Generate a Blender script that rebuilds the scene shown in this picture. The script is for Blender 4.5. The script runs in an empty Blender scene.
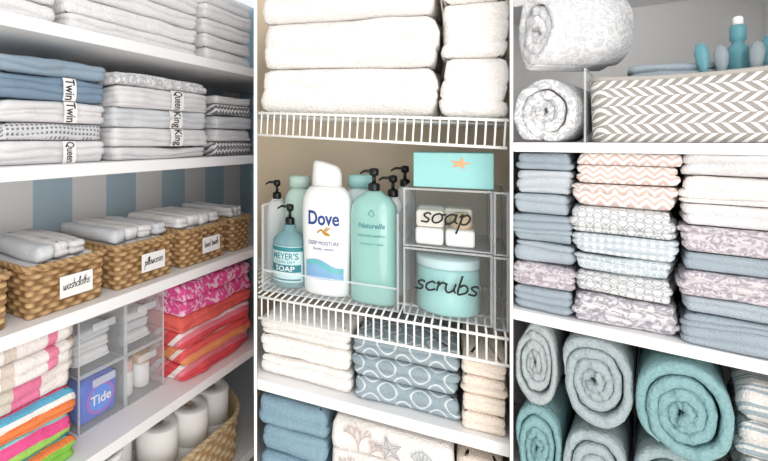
import bpy, bmesh, math, random
from mathutils import Vector, Matrix, noise
random.seed(7)
scene=bpy.context.scene
COL=scene.collection
scene.view_settings.view_transform='Standard'
ZC=1.35
# ---------------------------------------------------------------- camera
cd=bpy.data.cameras.new('camera'); cam=bpy.data.objects.new('camera',cd); COL.objects.link(cam)
cam.location=(0,0,ZC); cam.rotation_euler=(math.pi/2,0,0)
F_PX=480.0; CX=200.0; CY=140.0
cd.sensor_width=36; cd.lens=F_PX/768*36
cd.shift_x=(384-CX)/768; cd.shift_y=-(230.5-CY)/768
cd.clip_start=0.05
scene.camera=cam
# ---------------------------------------------------------------- colour / nodes
def S(h):
    h=h.lstrip('#'); o=[]
    for i in (0,2,4):
        c=int(h[i:i+2],16)/255; o.append(c/12.92 if c<=.04045 else ((c+.055)/1.055)**2.4)
    return (o[0],o[1],o[2],1)
class NT:
    def __init__(s,name):
        s.m=bpy.data.materials.new(name); s.m.use_nodes=True; s.t=s.m.node_tree; s.n=s.t.nodes; s.l=s.t.links
        s.b=s.n['Principled BSDF']; s.tc=s.n.new('ShaderNodeTexCoord')
        sp=s.n.new('ShaderNodeSeparateXYZ'); s.l.new(s.tc.outputs['Object'],sp.inputs[0]); s.x,s.y,s.z=sp.outputs
    def M(s,op,a,b=None,c=None):
        n=s.n.new('ShaderNodeMath'); n.operation=op
        for i,v in enumerate((a,b,c)):
            if v is None: continue
            if isinstance(v,(int,float)): n.inputs[i].default_value=v
            else: s.l.new(v,n.inputs[i])
        return n.outputs[0]
    def mix(s,f,a,b):
        n=s.n.new('ShaderNodeMix'); n.data_type='RGBA'
        if isinstance(f,(int,float)): n.inputs[0].default_value=f
        else: s.l.new(f,n.inputs[0])
        for i,v in ((6,a),(7,b)):
            if isinstance(v,tuple): n.inputs[i].default_value=v
            else: s.l.new(v,n.inputs[i])
        return n.outputs[2]
    def noise(s,scale,detail=2,rough=.5):
        n=s.n.new('ShaderNodeTexNoise'); n.inputs['Scale'].default_value=scale; n.inputs['Detail'].default_value=detail
        s.l.new(s.tc.outputs['Object'],n.inputs['Vector']); return n.outputs[0]
    def bump(s,h,strength,dist):
        n=s.n.new('ShaderNodeBump'); n.inputs['Strength'].default_value=strength; n.inputs['Distance'].default_value=dist
        s.l.new(h,n.inputs['Height']); s.l.new(n.outputs[0],s.b.inputs['Normal'])
    def color(s,c):
        if isinstance(c,tuple): s.b.inputs['Base Color'].default_value=c
        else: s.l.new(c,s.b.inputs['Base Color'])
def plain(name,col,rough=.5,var=.04,spec=.4):
    k=NT(name); c=S(col); d=tuple(max(0,v*(1-var*2)) for v in c[:3])+(1,)
    k.color(k.mix(k.noise(9,3),d,c)); k.b.inputs['Roughness'].default_value=rough
    k.b.inputs['Specular IOR Level'].default_value=spec
    return k.m
def cloth_base(k,colsock,scale=260,st=.5):
    n=k.noise(scale,2); w=k.noise(24,3)
    h=k.M('ADD',k.M('MULTIPLY',n,.9),k.M('MULTIPLY',w,2.2))
    k.bump(h,min(1,st*1.4),.005); k.b.inputs['Roughness'].default_value=.95
    k.b.inputs['Specular IOR Level'].default_value=.05
    dark=k.n.new('ShaderNodeMix'); dark.data_type='RGBA'; dark.blend_type='MULTIPLY'; dark.inputs[0].default_value=1
    if isinstance(colsock,tuple): dark.inputs[6].default_value=colsock
    else: k.l.new(colsock,dark.inputs[6])
    r=k.n.new('ShaderNodeMapRange'); r.inputs[1].default_value=.35; r.inputs[2].default_value=.62; r.inputs[3].default_value=.88 if scale<300 else .93; r.inputs[4].default_value=1.0
    k.l.new(n,r.inputs[0]); cb=k.n.new('ShaderNodeCombineColor')
    for i in range(3): k.l.new(r.outputs[0],cb.inputs[i])
    k.l.new(cb.outputs[0],dark.inputs[7]); k.color(dark.outputs[2])
    return k.m
def cloth(name,col,scale=260,st=.5): 
    k=NT(name); return cloth_base(k,S(col),scale,st)
def frac(k,a): return k.M('FRACT',a)
def stripes(name,cols,period,axis='x',shift=0):
    k=NT(name)
    co={'x':k.x,'y':k.y,'s':k.M('ADD',k.M('MULTIPLY',k.y,1.0),k.M('ADD',k.z,k.M('MULTIPLY',k.noise(9,1),.02)))}[axis]
    f=frac(k,k.M('ADD',k.M('DIVIDE',co,period),10+shift))
    r=k.n.new('ShaderNodeValToRGB'); r.color_ramp.interpolation='CONSTANT'
    els=r.color_ramp.elements; n=sum(w for _,w in cols); p=0
    for i,(c,w) in enumerate(cols):
        e=els[i] if i<2 else els.new(p/n)
        e.position=p/n; e.color=S(c); p+=w
    k.l.new(f,r.inputs[0]); return cloth_base(k,r.outputs[0])
def chevron(name,a,b,per,wid,amp,duty=.5,swap=False):
    k=NT(name); s=k.M('ADD',k.z,k.M('MULTIPLY',k.y,.5))
    X,Y=(s,k.M('ADD',k.x,k.y)) if swap else (k.x,s)
    hb=frac(k,k.M('ADD',k.M('DIVIDE',X,wid),20))
    tri=k.M('ABSOLUTE',k.M('SUBTRACT',hb,.5))
    arg=k.M('DIVIDE',k.M('ADD',Y,k.M('MULTIPLY',tri,amp)),per)
    if swap: arg=k.M('ADD',arg,k.M('MULTIPLY',k.M('GREATER_THAN',hb,.5),.5))
    f=frac(k,k.M('ADD',arg,20))
    return cloth_base(k,k.mix(k.M('GREATER_THAN',f,duty),S(a),S(b)),300,.2)
def trellis(name,a,b,kx,th=.6,tw=.22):
    k=NT(name); s=k.M('ADD',k.z,k.M('MULTIPLY',k.y,.7))
    f=k.M('ADD',k.M('COSINE',k.M('MULTIPLY',k.x,kx)),k.M('COSINE',k.M('MULTIPLY',s,kx)))
    g=k.M('LESS_THAN',k.M('ABSOLUTE',k.M('SUBTRACT',k.M('ABSOLUTE',f),th)),tw)
    return cloth_base(k,k.mix(g,S(a),S(b)),280,.4)
def floral(name,a,b,sc,th=.52,soft=.03):
    k=NT(name); n=k.n.new('ShaderNodeTexNoise'); n.inputs['Scale'].default_value=sc; n.inputs['Detail'].default_value=1.5; n.inputs['Distortion'].default_value=2.2
    k.l.new(k.tc.outputs['Object'],n.inputs['Vector'])
    r=k.n.new('ShaderNodeMapRange'); r.inputs[1].default_value=th-soft; r.inputs[2].default_value=th+soft; k.l.new(n.outputs[0],r.inputs[0])
    return cloth_base(k,k.mix(r.outputs[0],S(a),S(b)),300,.35)
def dots(name,a,b,per,rad):
    k=NT(name); s=k.M('ADD',k.z,k.y)
    fx=k.M('SUBTRACT',frac(k,k.M('ADD',k.M('DIVIDE',k.x,per),20)),.5); fy=k.M('SUBTRACT',frac(k,k.M('ADD',k.M('DIVIDE',s,per),20)),.5)
    d=k.M('ADD',k.M('MULTIPLY',fx,fx),k.M('MULTIPLY',fy,fy))
    return cloth_base(k,k.mix(k.M('LESS_THAN',d,rad*rad),S(a),S(b)),300,.3)
def acrylic(name,tint=(.982,.99,.993,1),gl=.025,hi=.40,col=(.95,.97,.98,1)):
    m=bpy.data.materials.new(name); m.use_nodes=True; t=m.node_tree; t.nodes.clear()
    o=t.nodes.new('ShaderNodeOutputMaterial'); mx=t.nodes.new('ShaderNodeMixShader')
    tr=t.nodes.new('ShaderNodeBsdfTransparent'); tr.inputs[0].default_value=tint
    g=t.nodes.new('ShaderNodeBsdfPrincipled'); g.inputs['Base Color'].default_value=col; g.inputs['Roughness'].default_value=.05
    lw=t.nodes.new('ShaderNodeLayerWeight'); lw.inputs[0].default_value=.2
    mr=t.nodes.new('ShaderNodeMapRange'); mr.inputs[3].default_value=gl; mr.inputs[4].default_value=hi
    t.links.new(lw.outputs['Facing'],mr.inputs[0]); t.links.new(mr.outputs[0],mx.inputs[0])
    t.links.new(tr.outputs[0],mx.inputs[1]); t.links.new(g.outputs[0],mx.inputs[2]); t.links.new(mx.outputs[0],o.inputs[0])
    return m
# ---------------------------------------------------------------- bays
class Bay:
    def __init__(s,vp,h,slope=0,tref=0,flip=False):
        dx,dy=(vp-CX),F_PX; L=math.hypot(dx,dy)
        if flip: dx,dy=-dx,-dy      # keep the shelf axis pointing to the right
        s.D=Vector((dx/L,dy/L,0)); s.N=Vector((-s.D.y,s.D.x,0)); s.h=h; s.slope=slope; s.tref=tref
    def t(s,u,dep=0):
        r=Vector(((u-CX)/F_PX,1,0)); k=(s.h+dep)/r.dot(s.N); return k*r.dot(s.D)
    def dist(s,u,dep=0):
        r=Vector(((u-CX)/F_PX,1,0)); return (s.h+dep)/r.dot(s.N)
    def z(s,v,u,dep=0): return (CY-v)/F_PX*s.dist(u,dep)
    def P(s,t,dep,z): return s.D*t+s.N*(s.h+dep)+Vector((0,0,z+ZC+s.slope*(t-s.tref)))
    def M(s,t,dep,z,yaw=0):
        x=Vector((s.D.x,s.D.y,s.slope)).normalized(); y=s.N; zz=x.cross(y)
        m=Matrix(((x.x,y.x,zz.x,0),(x.y,y.y,zz.y,0),(x.z,y.z,zz.z,0),(0,0,0,1)))
        return Matrix.Translation(s.P(t,dep,z))@m@Matrix.Rotation(yaw,4,'Z')
BL=Bay(560,.9)
BC=Bay(-660,1.05,flip=True)
BCt=Bay(-660,1.05,slope=-.055,tref=BC.t(384),flip=True)
BR=Bay(-300,1.2,flip=True)
# ---------------------------------------------------------------- object helpers
def mk(name,verts,faces,mat=None,smooth=True,M=None,parent=None,loc=None,label=None,cat=None,group=None,kind=None):
    me=bpy.data.meshes.new(name); me.from_pydata([tuple(v) for v in verts],[],faces); me.validate(); me.update()
    bm=bmesh.new(); bm.from_mesh(me); bmesh.ops.recalc_face_normals(bm,faces=bm.faces); bm.to_mesh(me); bm.free()
    return fin(name,me,mat,smooth,M,parent,loc,label,cat,group,kind)
def fin(name,me,mat,smooth=True,M=None,parent=None,loc=None,label=None,cat=None,group=None,kind=None):
    if mat: me.materials.clear(); me.materials.append(mat)
    for p in me.polygons: p.use_smooth=smooth
    o=bpy.data.objects.new(name,me); COL.objects.link(o)
    if parent: o.parent=parent
    if M is not None: o.matrix_world=M
    if loc is not None: o.location=loc
    if label: o['label']=label
    if cat: o['category']=cat
    if group: o['group']=group
    if kind: o['kind']=kind
    return o
def empty(name,M,label,cat,group=None):
    o=bpy.data.objects.new(name,None); o.empty_display_size=.03; COL.objects.link(o); o.matrix_world=M
    o['label']=label; o['category']=cat
    if group: o['group']=group
    return o
def bxs(boxes,bev=0):
    V=[];Fc=[]
    for (x0,x1,y0,y1,z0,z1) in boxes:
        b=len(V); V+=[(x0,y0,z0),(x1,y0,z0),(x1,y1,z0),(x0,y1,z0),(x0,y0,z1),(x1,y0,z1),(x1,y1,z1),(x0,y1,z1)]
        Fc+=[tuple(b+i for i in f) for f in ((0,3,2,1),(4,5,6,7),(0,1,5,4),(1,2,6,5),(2,3,7,6),(3,0,4,7))]
    return V,Fc
def bevbox(name,boxes,bev,mat,seg=2,**kw):
    V,Fc=bxs(boxes); me=bpy.data.meshes.new(name); me.from_pydata(V,[],Fc)
    bm=bmesh.new(); bm.from_mesh(me)
    if bev>0: bmesh.ops.bevel(bm,geom=bm.edges[:],offset=bev,segments=seg,profile=.5,affect='EDGES')
    bmesh.ops.recalc_face_normals(bm,faces=bm.faces); bm.to_mesh(me); bm.free()
    return fin(name,me,mat,smooth=False,**kw)
def rr(w,d,r,n):
    a=w/2-r;b=d/2-r; q=math.pi/2*r
    segs=[(2*a,'l',(-a,-d/2),(1,0),(0,-1)),(q,'c',(a,-b),-math.pi/2),(2*b,'l',(w/2,-b),(0,1),(1,0)),(q,'c',(a,b),0),
          (2*a,'l',(a,d/2),(-1,0),(0,1)),(q,'c',(-a,b),math.pi/2),(2*b,'l',(-w/2,b),(0,-1),(-1,0)),(q,'c',(-a,-b),math.pi)]
    T=sum(s[0] for s in segs); out=[]
    for k in range(n):
        s=k/n*T
        for g in segs:
            if s<=g[0]+1e-9: break
            s-=g[0]
        if g[1]=='l': out.append(((g[2][0]+g[3][0]*s,g[2][1]+g[3][1]*s),g[4]))
        else:
            an=g[3]+s/r; nx,ny=math.cos(an),math.sin(an); out.append(((g[2][0]+nx*r,g[2][1]+ny*r),(nx,ny)))
    return out,T
def prism(name,poly,z0,z1,mat,**kw):
    n=len(poly); V=[(p.x,p.y,z0) for p in poly]+[(p.x,p.y,z1) for p in poly]
    Fc=[tuple(range(n))[::-1],tuple(range(n,2*n))]+[(i,(i+1)%n,(i+1)%n+n,i+n) for i in range(n)]
    return mk(name,V,Fc,mat,smooth=False,kind='structure',**kw)
EXP=2.7; ENV=.0145
def towel_mesh(w,d,h,lobes,seed,amp=.004,r=.014,K=4,n=96,rnd_=1.0):
    """a folded cloth: rounded outer envelope, inner layer creases that waver along the fold"""
    r=min(r,w*.3,d*.3); pts,T=rr(w,d,r,n); rnd=random.Random(seed); V=[];Fc=[]
    layers=max(1,lobes); lh=h/layers; A=min(h*.42,ENV*rnd_,r*.92); sm=min(.0062,lh*.48)
    cum=[0]
    for i in range(layers): cum.append(cum[-1]+rnd.uniform(.6,1.4))
    cum=[c/cum[-1] for c in cum]
    rings=[]
    for L in range(layers):
        sh=rnd.uniform(-.004,.004) if layers>1 else 0
        for k in range(K+1):
            if k==0 and L>0: continue
            f=(1-math.cos(math.pi*k/K))/2; zf=cum[L]+(cum[L+1]-cum[L])*f
            env=A*(1-(max(0,1-abs(2*zf-1)**EXP))**(1/EXP))
            cr=0 if layers==1 else sm*(abs(2*f-1)**4)
            rings.append((zf,env+cr+sh*(1-abs(2*f-1)**3)))
    tilt=rnd.uniform(-.1,.1)
    def ring(zf,ins,sc=1,top=0):
        b=len(V)
        for i,(p,nn) in enumerate(pts):
            x=(p[0]-nn[0]*ins)*sc; y=(p[1]-nn[1]*ins)*sc
            wv=(noise.noise(Vector((p[0]*8+seed*2.1,p[1]*8,seed*.7)))*.6+tilt*p[0]/w*2)*lh*math.sin(math.pi*zf)
            V.append(Vector((x,y+d/2,min(h,max(0,zf*h+wv))+top)))
        return b
    idx=[]; z0,i0=rings[0]
    for sc in (.02,.5): idx.append(ring(0,i0,sc))
    for R in rings: idx.append(ring(*R))
    it=rings[-1][1]
    for sc in (.97,.85,.55,.02): idx.append(ring(1,it,sc))
    for a0,b0 in zip(idx,idx[1:]):
        for i in range(n): j=(i+1)%n; Fc.append((a0+i,a0+j,b0+j,b0+i))
    off=Vector((seed*3.17,seed*1.3,0))
    for v in V:
        q=Vector((v.x*7.5,v.y*7.5,v.z*18))
        nv=noise.noise_vector(q+off)*amp*1.7+noise.noise_vector(v*27+off)*amp*.4
        k=min(1,v.z/.01)
        nv.z*=.5*k; v+=nv
        if v.z<0.0005: v.z=0.0005
        if v.z>h: v.z=h-.0003
    return V,Fc
SEED=[0]
def towel(B,t,dep,z,w,d,h,lobes,mat,label,name='folded_towel',cat='towel',group=None,amp=.004,yaw=None,r=.014,rnd_=1.0):
    SEED[0]+=1; V,Fc=towel_mesh(w,d,h,lobes,SEED[0],amp,r,rnd_=rnd_)
    if yaw is None: yaw=random.uniform(-.010,.010)
    return mk(name,V,Fc,mat,M=B.M(t,dep,z,yaw),label=label,cat=cat,group=group)
def stack(B,u0,u1,dep,z,items,d=.27,group=None,name='folded_towel',cat='towel',amp=.004,jit=.004,r=.014,rnd_=1.0):
    t0,t1=B.t(u0,dep),B.t(u1,dep); out=[]
    for it in items:
        h,mat,lob,lab=it[:4]; wf=it[4] if len(it)>4 else 1
        w=(t1-t0)*wf*random.uniform(.975,1.0)
        o=towel(B,(t0+t1)/2+random.uniform(-jit,jit)*.6,dep+random.uniform(0,jit*2),z,w,d*random.uniform(.96,1),h,lob,mat,lab,name,cat,group,amp,r=r,rnd_=rnd_)
        out.append((o,w,h)); z+=h+.0003
    return out
def roll(B,t,dep,z,R,L,mat,label,turns=4.2,sx=1.0,yaw=0,name='rolled_towel',cat='towel',group=None,seed=1,start=0.0,direction=1,nper=36,core=.03,e=2.0):
    th1=turns*2*math.pi; n=int(turns*nper); pitch=R*.97/turns; tk=pitch*1.0
    V=[];Fc=[]; rows=[]
    for i in range(n+1):
        th=th1*i/n; rc=R*core+(R*(1-core)-tk*.5)*(i/n); rc=max(rc,tk*.5)
        if i>n*(1-1/turns): rc+= (R-tk*.5-rc)*.6*math.sin(math.pi*.5*min(1,(i-n*(1-1/turns))/(n/turns)*2.5))
        a=direction*th+start; wob=1+.014*math.sin(2*a+seed)+.010*math.sin(3*a+2*seed)
        ee=2+(e-2)*(i/n)**2; ca,sa=math.cos(a),math.sin(a)
        cx_=math.copysign(abs(ca)**(2/ee),ca); sx_=math.copysign(abs(sa)**(2/ee),sa)
        ro=(rc+tk*.5)*wob; ri=max(0.0005,(rc-tk*.5)*wob)
        if i>n*.975: ro=ri+(ro-ri)*max(.25,(n-i)/(n*.025))
        yo=.004*math.sin(th*.7+seed)+.003*math.sin(th*1.9+seed)+.006*noise.noise(Vector((ca*3,sa*3,th*.3+seed)))
        rb=tk*.38; loop=[]
        for (q,y) in ((ro,L),(ro,L*.6),(ro,L*.25),(ro,rb+yo+.003),(ri*.06+ro*.94,rb*.45+yo),(ri*.25+ro*.75,rb*.1+yo),(ri*.5+ro*.5,yo),(ri*.75+ro*.25,rb*.1+yo),(ri*.94+ro*.06,rb*.45+yo),(ri,rb+yo+.003),(ri,L)):
            b=len(V); nz=noise.noise(Vector((ca*2,sa*2,y*14+seed)))*R*.045+noise.noise(Vector((ca*6,sa*6,y*40+seed)))*R*.015
            V.append(((q+nz)*cx_*sx,y,(q+nz)*sx_)); loop.append(b)
        rows.append(loop)
    m=len(rows[0])
    for A,Bb in zip(rows,rows[1:]):
        for j in range(m): k=(j+1)%m; Fc.append((A[j],A[k],Bb[k],Bb[j]))
    Fc.append(tuple(rows[0])); Fc.append(tuple(rows[-1])[::-1])
    zmin=min(v[2] for v in V); V=[(v[0],v[1],v[2]-zmin) for v in V]
    return mk(name,V,Fc,mat,M=B.M(t,dep,z,yaw),label=label,cat=cat,group=group)
def lathe(prof,seg=40,sx=1,sy=1,e=2.0,cx=0,cy=0):
    V=[];Fc=[];idx=[]
    for (r,z) in prof:
        b=len(V)
        for k in range(seg):
            a=2*math.pi*k/seg; c,s_=math.cos(a),math.sin(a)
            x=math.copysign(abs(c)**(2/e),c); y=math.copysign(abs(s_)**(2/e),s_)
            V.append((cx+x*max(r,1e-5)*sx,cy+y*max(r,1e-5)*sy,z))
        idx.append(b)
    for a0,b0 in zip(idx,idx[1:]):
        for i in range(seg): j=(i+1)%seg; Fc.append((a0+i,a0+j,b0+j,b0+i))
    Fc.append(tuple(range(seg))[::-1]); Fc.append(tuple(range(idx[-1],idx[-1]+seg)))
    return V,Fc
def join(*parts):
    V=[];Fc=[]
    for v,f in parts:
        b=len(V); V+=list(v); Fc+=[tuple(b+i for i in q) for q in f]
    return V,Fc
def text(body,parent,w,h,loc,mat,name='lettering',rot=0,shear=0,bend=None,ext=.0008,bold=0,label=None):
    """flat lettering in the XZ plane facing -Y, fitted in w x h, centred at loc; subdivided so it follows curved surfaces"""
    cu=bpy.data.curves.new('t','FONT'); cu.body=body; cu.size=1; cu.align_x='CENTER'; cu.align_y='CENTER'; cu.shear=shear; cu.offset=bold; cu.resolution_u=5
    ob=bpy.data.objects.new('t',cu); COL.objects.link(ob); bpy.context.view_layer.update()
    me=bpy.data.meshes.new_from_object(ob); bpy.data.objects.remove(ob)
    xs=[v.co.x for v in me.vertices]; ys=[v.co.y for v in me.vertices]
    sx=w/(max(xs)-min(xs)); sy=h/(max(ys)-min(ys)); mx=(max(xs)+min(xs))/2; my=(max(ys)+min(ys))/2
    if bend:
        bm=bmesh.new(); bm.from_mesh(me); bmesh.ops.triangulate(bm,faces=bm.faces[:])
        x0=min(xs); N_=26
        for q in range(1,N_):
            bmesh.ops.bisect_plane(bm,geom=bm.verts[:]+bm.edges[:]+bm.faces[:],plane_co=(x0+(max(xs)-x0)*q/N_,0,0),plane_no=(1,0,0))
        for q in range(1,5):
            bmesh.ops.bisect_plane(bm,geom=bm.verts[:]+bm.edges[:]+bm.faces[:],plane_co=(0,min(ys)+(max(ys)-min(ys))*q/5,0),plane_no=(0,1,0))
        bm.to_mesh(me); bm.free()
    cr,sr=math.cos(rot),math.sin(rot)
    for v in me.vertices:
        x=(v.co.x-mx)*sx; z=(v.co.y-my)*sy; X=x*cr-z*sr+loc[0]; Z=x*sr+z*cr+loc[2]
        Y=(bend(X,Z) if bend else loc[1])-ext
        v.co=(X,Y,Z)
    return fin(name,me,mat,smooth=False,parent=parent,label=label)
G={'a':([[(.8,.85),(.5,1),(.1,.7),(.1,.2),(.4,0),(.75,.3),(.85,1),(.85,.3),(1.1,.05)]],1.12),
's':([[(.7,.85),(.42,1.02),(.14,.8),(.32,.55),(.62,.35),(.52,.03),(.02,.1)]],.85),
'o':([[(.5,1),(.1,.75),(.1,.2),(.45,0),(.8,.3),(.75,.8),(.5,1),(.75,.88),(1.05,.95)]],1.05),
'p':([[(0,.7),(.2,1),(.15,0),(.08,-1)],[(.15,.7),(.5,1),(.82,.7),(.72,.15),(.4,0),(.15,.2)]],1.0),
'c':([[(.75,.8),(.5,1),(.1,.7),(.12,.2),(.45,0),(.9,.2)]],.9),
'r':([[(0,.8),(.15,1),(.15,0)],[(.15,.6),(.42,1),(.72,.92)]],.75),
'u':([[(.05,1),(.1,.3),(.4,0),(.75,.35),(.8,1),(.8,.3),(1.0,.02)]],1.05),
'b':([[(.1,2),(.1,.1),(.45,0),(.8,.3),(.75,.8),(.4,1),(.12,.7)]],.95),
'w':([[(0,1),(.12,.15),(.3,0),(.5,.5),(.55,.95)],[(.55,.95),(.6,.15),(.8,0),(1.02,.5),(1.05,1)]],1.3),
'h':([[(.1,2),(.1,0)],[(.1,.6),(.4,1),(.7,.8),(.7,.1),(.9,0)]],.95),
'l':([[(.05,.1),(.38,1.6),(.25,2),(.1,1.7),(.15,.2),(.4,0)]],.5),
't':([[(.25,1.7),(.2,.2),(.45,0)],[(0,1.1),(.5,1.15)]],.55),
'i':([[(.1,1),(.12,.15),(.35,0)],[(.1,1.4),(.13,1.5)]],.45),
'e':([[(.1,.5),(.7,.6),(.6,.95),(.3,1),(.08,.6),(.15,.1),(.5,0),(.85,.2)]],.85),
'n':([[(.1,1),(.1,0)],[(.1,.6),(.45,1),(.7,.75),(.7,.1),(.9,0)]],.95),
'd':([[(.75,.8),(.45,1),(.1,.7),(.12,.15),(.45,0),(.75,.3)],[(.8,2),(.8,.1),(1,0)]],1.1),' ':([],.7)}
def cat_rom(p,k=6):
    q=[p[0]]+list(p)+[p[-1]]; out=[]
    for i in range(1,len(q)-2):
        for s in range(k):
            t=s/k; a,b,c,d=[Vector(x) for x in (q[i-1],q[i],q[i+1],q[i+2])]
            out.append(.5*((2*b)+(c-a)*t+(2*a-5*b+4*c-d)*t*t+(3*b-3*c+d-a)*t**3))
    out.append(Vector(p[-1])); return out
def strokes(lines,parent,mat,rad,name,y=0,label=None,bend=None):
    cu=bpy.data.curves.new('s','CURVE'); cu.dimensions='3D'; cu.bevel_depth=rad; cu.bevel_resolution=1; cu.use_fill_caps=True
    for ln in lines:
        if len(ln)<2: continue
        sp=cu.splines.new('POLY'); sp.points.add(len(ln)-1)
        for i,p in enumerate(ln):
            yy=bend(p[0],p[1]) if bend else y
            sp.points[i].co=(p[0],yy,p[1],1)
    ob=bpy.data.objects.new('s',cu); COL.objects.link(ob); bpy.context.view_layer.update()
    me=bpy.data.meshes.new_from_object(ob); bpy.data.objects.remove(ob)
    return fin(name,me,mat,parent=parent,label=label)
def script(word,parent,w,loc,mat,rad,xh=None,slant=.22,name='lettering',rot=0):
    x=0; L=[]
    for ch in word:
        st,adv=G[ch]
        for s in st: L.append([Vector((q.x+x+slant*q.y,q.y)) for q in cat_rom(s)])
        x+=adv
    xs=[p.x for l in L for p in l]; k=w/(max(xs)-min(xs)); m=(max(xs)+min(xs))/2; kz=xh if xh else k
    c,s_=math.cos(rot),math.sin(rot); out=[]
    for l in L:
        o=[]
        for p in l:
            X=(p.x-m)*k; Z=(p.y-.5)*kz; o.append((X*c-Z*s_+loc[0],X*s_+Z*c+loc[2]))
        out.append(o)
    return strokes(out,parent,mat,rad,name,y=loc[1])
# ---------------------------------------------------------------- materials
WHITE=cloth('white_terry','#f0eeee'); WHITE2=cloth('white_cotton','#ebe9ea',420,.5)
WARMW=cloth('warm_white_terry','#f3efeb',230,.5); PEACH=cloth('cream_peach_terry','#f0e3d5')
DENIM=cloth('slate_blue_cotton','#869bb0',420,.5); DENIM2=cloth('pale_blue_cotton','#9aacbb',420,.5); LGREY=cloth('light_grey_cotton','#dddfe3',420,.5)
DOTG=dots('grey_dotted_cotton','#d3d3d5','#83858a',.012,.3)
GREYP=chevron('grey_white_pattern','#e6e4e2','#7b7c82',.02,.02,.02)
STEEL=cloth('steel_blue_terry','#8fabba')
TREL=trellis('blue_trellis_terry','#9babb3','#d6dddf',98,.75,.20)
BG=cloth('blue_grey_cotton','#b4bec6',420,.5); BG2=cloth('slate_grey_blue','#a8b4bd',420,.5); BG3=cloth('pale_blue_grey','#cad1d7',420,.5)
CHEV=chevron('blush_chevron_cotton','#f0ece9','#d8c1b8',.013,.022,.022,.50)
TRG=trellis('grey_lattice_cotton','#e6e5e4','#b7bcc0',260,.6,.35)
TRB=trellis('blue_lattice_cotton','#c3cfd6','#eaecec',300,.6,.3)
DOTB=dots('pale_blue_dotted_cotton','#c6d0d6','#eaeded',.012,.3)
FLG=floral('grey_floral_cotton','#dddadc','#aca7b0',60,.5)
FLL=floral('lavender_floral_cotton','#d8d2d5','#b1a7b0',70,.5)
TEAL=cloth('teal_terry','#8cb0b3',150,.8); SAGE=cloth('grey_blue_terry','#abb7ba',150,.8); SAGE2=cloth('stone_blue_terry','#b6bebf',150,.8); SAGE3=cloth('soft_blue_grey_terry','#a2b2b6',150,.8)
GSTR=stripes('grey_stripe_terry',[('#e8e4e0',4),('#a6b3ba',1.2),('#e8e4e0',1),('#a6b3ba',1.2)],.042,'s')
PATW=floral('grey_white_damask','#ecebea','#c3c4c8',50,.5); PATL=floral('faint_grey_damask','#ecebeb','#d6d7da',50,.5)
PINKS=stripes('pink_stripe_terry',[('#f1eae7',5),('#ec8fab',1.8),('#f3eeea',2),('#dccfc4',2)],.17,'x')
BEIGES=stripes('rose_stripe_terry',[('#ec85a8',3),('#f0e7e2',3),('#ddd3c7',2)],.2,'x')
RAINB=stripes('rainbow_stripe_terry',[('#f08a55',1.6),('#f5f0eb',.6),('#6ab4d2',1.0),('#ec6a90',1.4),('#f5f0eb',.6)],.13,'s')
RAINB2=stripes('lime_pink_stripe_terry',[('#a4d86c',2.2),('#ef609a',1.2),('#8fd2d8',1.2),('#f4ece5',.7)],.14,'s',.2)
RAINB3=stripes('blue_lime_stripe_terry',[('#6cc0dc',1.6),('#f3eee9',.7),('#92d05a',2),('#f08a55',.9)],.14,'s',.4)
MAG=floral('magenta_paisley_terry','#e4569a','#f5ccdc',22,.53,.04)
CORAL=cloth('coral_terry','#ee6f67'); ORNG=stripes('orange_stripe_terry',[('#f09a6c',1.8),('#ee6866',1.5),('#f6e4de',.9)],.09,'s')
REDP=stripes('red_pink_stripe_terry',[('#e95c63',2),('#ef8b9a',1.0),('#f7efec',1.0)],.085,'s')
SHELFW=plain('painted_white_board','#f2f1f1',.45,.01); PARTW=plain('white_panel','#fbfbfb',.5,.005)
WALLC=plain('cream_wall_paint','#efdfc7',.8,.02); WALLR=plain('white_wall_paint','#fcfbfa',.8,.005)
FLOORM=plain('beige_floor','#d9d2c8',.7,.1)
k=NT('striped_wallpaper'); f=frac(k,k.M('ADD',k.M('DIVIDE',k.x,.30),.08+10)); k.color(k.mix(k.M('GREATER_THAN',f,.5),S('#c0d8e5'),S('#fbfbfb'))); k.b.inputs['Roughness'].default_value=.8; WALLS=k.m
WIRE=plain('white_vinyl_wire','#f9f6f1',.35,.01)
ACR=acrylic('clear_acrylic'); ACRE=acrylic('clear_acrylic_edge',(.96,.975,.985,1),.26,.7,(.97,.98,.99,1))
BLACK=plain('black_plastic','#17181b',.3,.02); INK=plain('black_ink','#1a1a1c',.6,.02); CARD=plain('white_card','#f1efed',.7,.02)
NAVY=plain('navy_print','#1f3f86',.5,.02); GOLD=plain('gold_print','#c08f2c',.4,.03); TEALP=plain('teal_print','#35858e',.5,.03); PALEL=plain('pale_aqua_label','#cbe3e5',.6,.02)
PLW=plain('white_plastic','#efefee',.28,.01); AQUA=plain('aqua_plastic','#a4d6d2',.3,.03); AQUAC=plain('aqua_card','#98d2d1',.5,.02)
k=NT('aqua_translucent_bottle'); k.color(k.mix(k.noise(9,2),S('#a8ddd4'),S('#b9e6de'))); k.b.inputs['Roughness'].default_value=.08; k.b.inputs['Coat Weight'].default_value=.8
k.b.inputs['Transmission Weight'].default_value=.35; k.b.inputs['IOR'].default_value=1.25; AQUAB=k.m
ORANGE=plain('coral_print','#e3aa7c',.5,.04)
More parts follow.
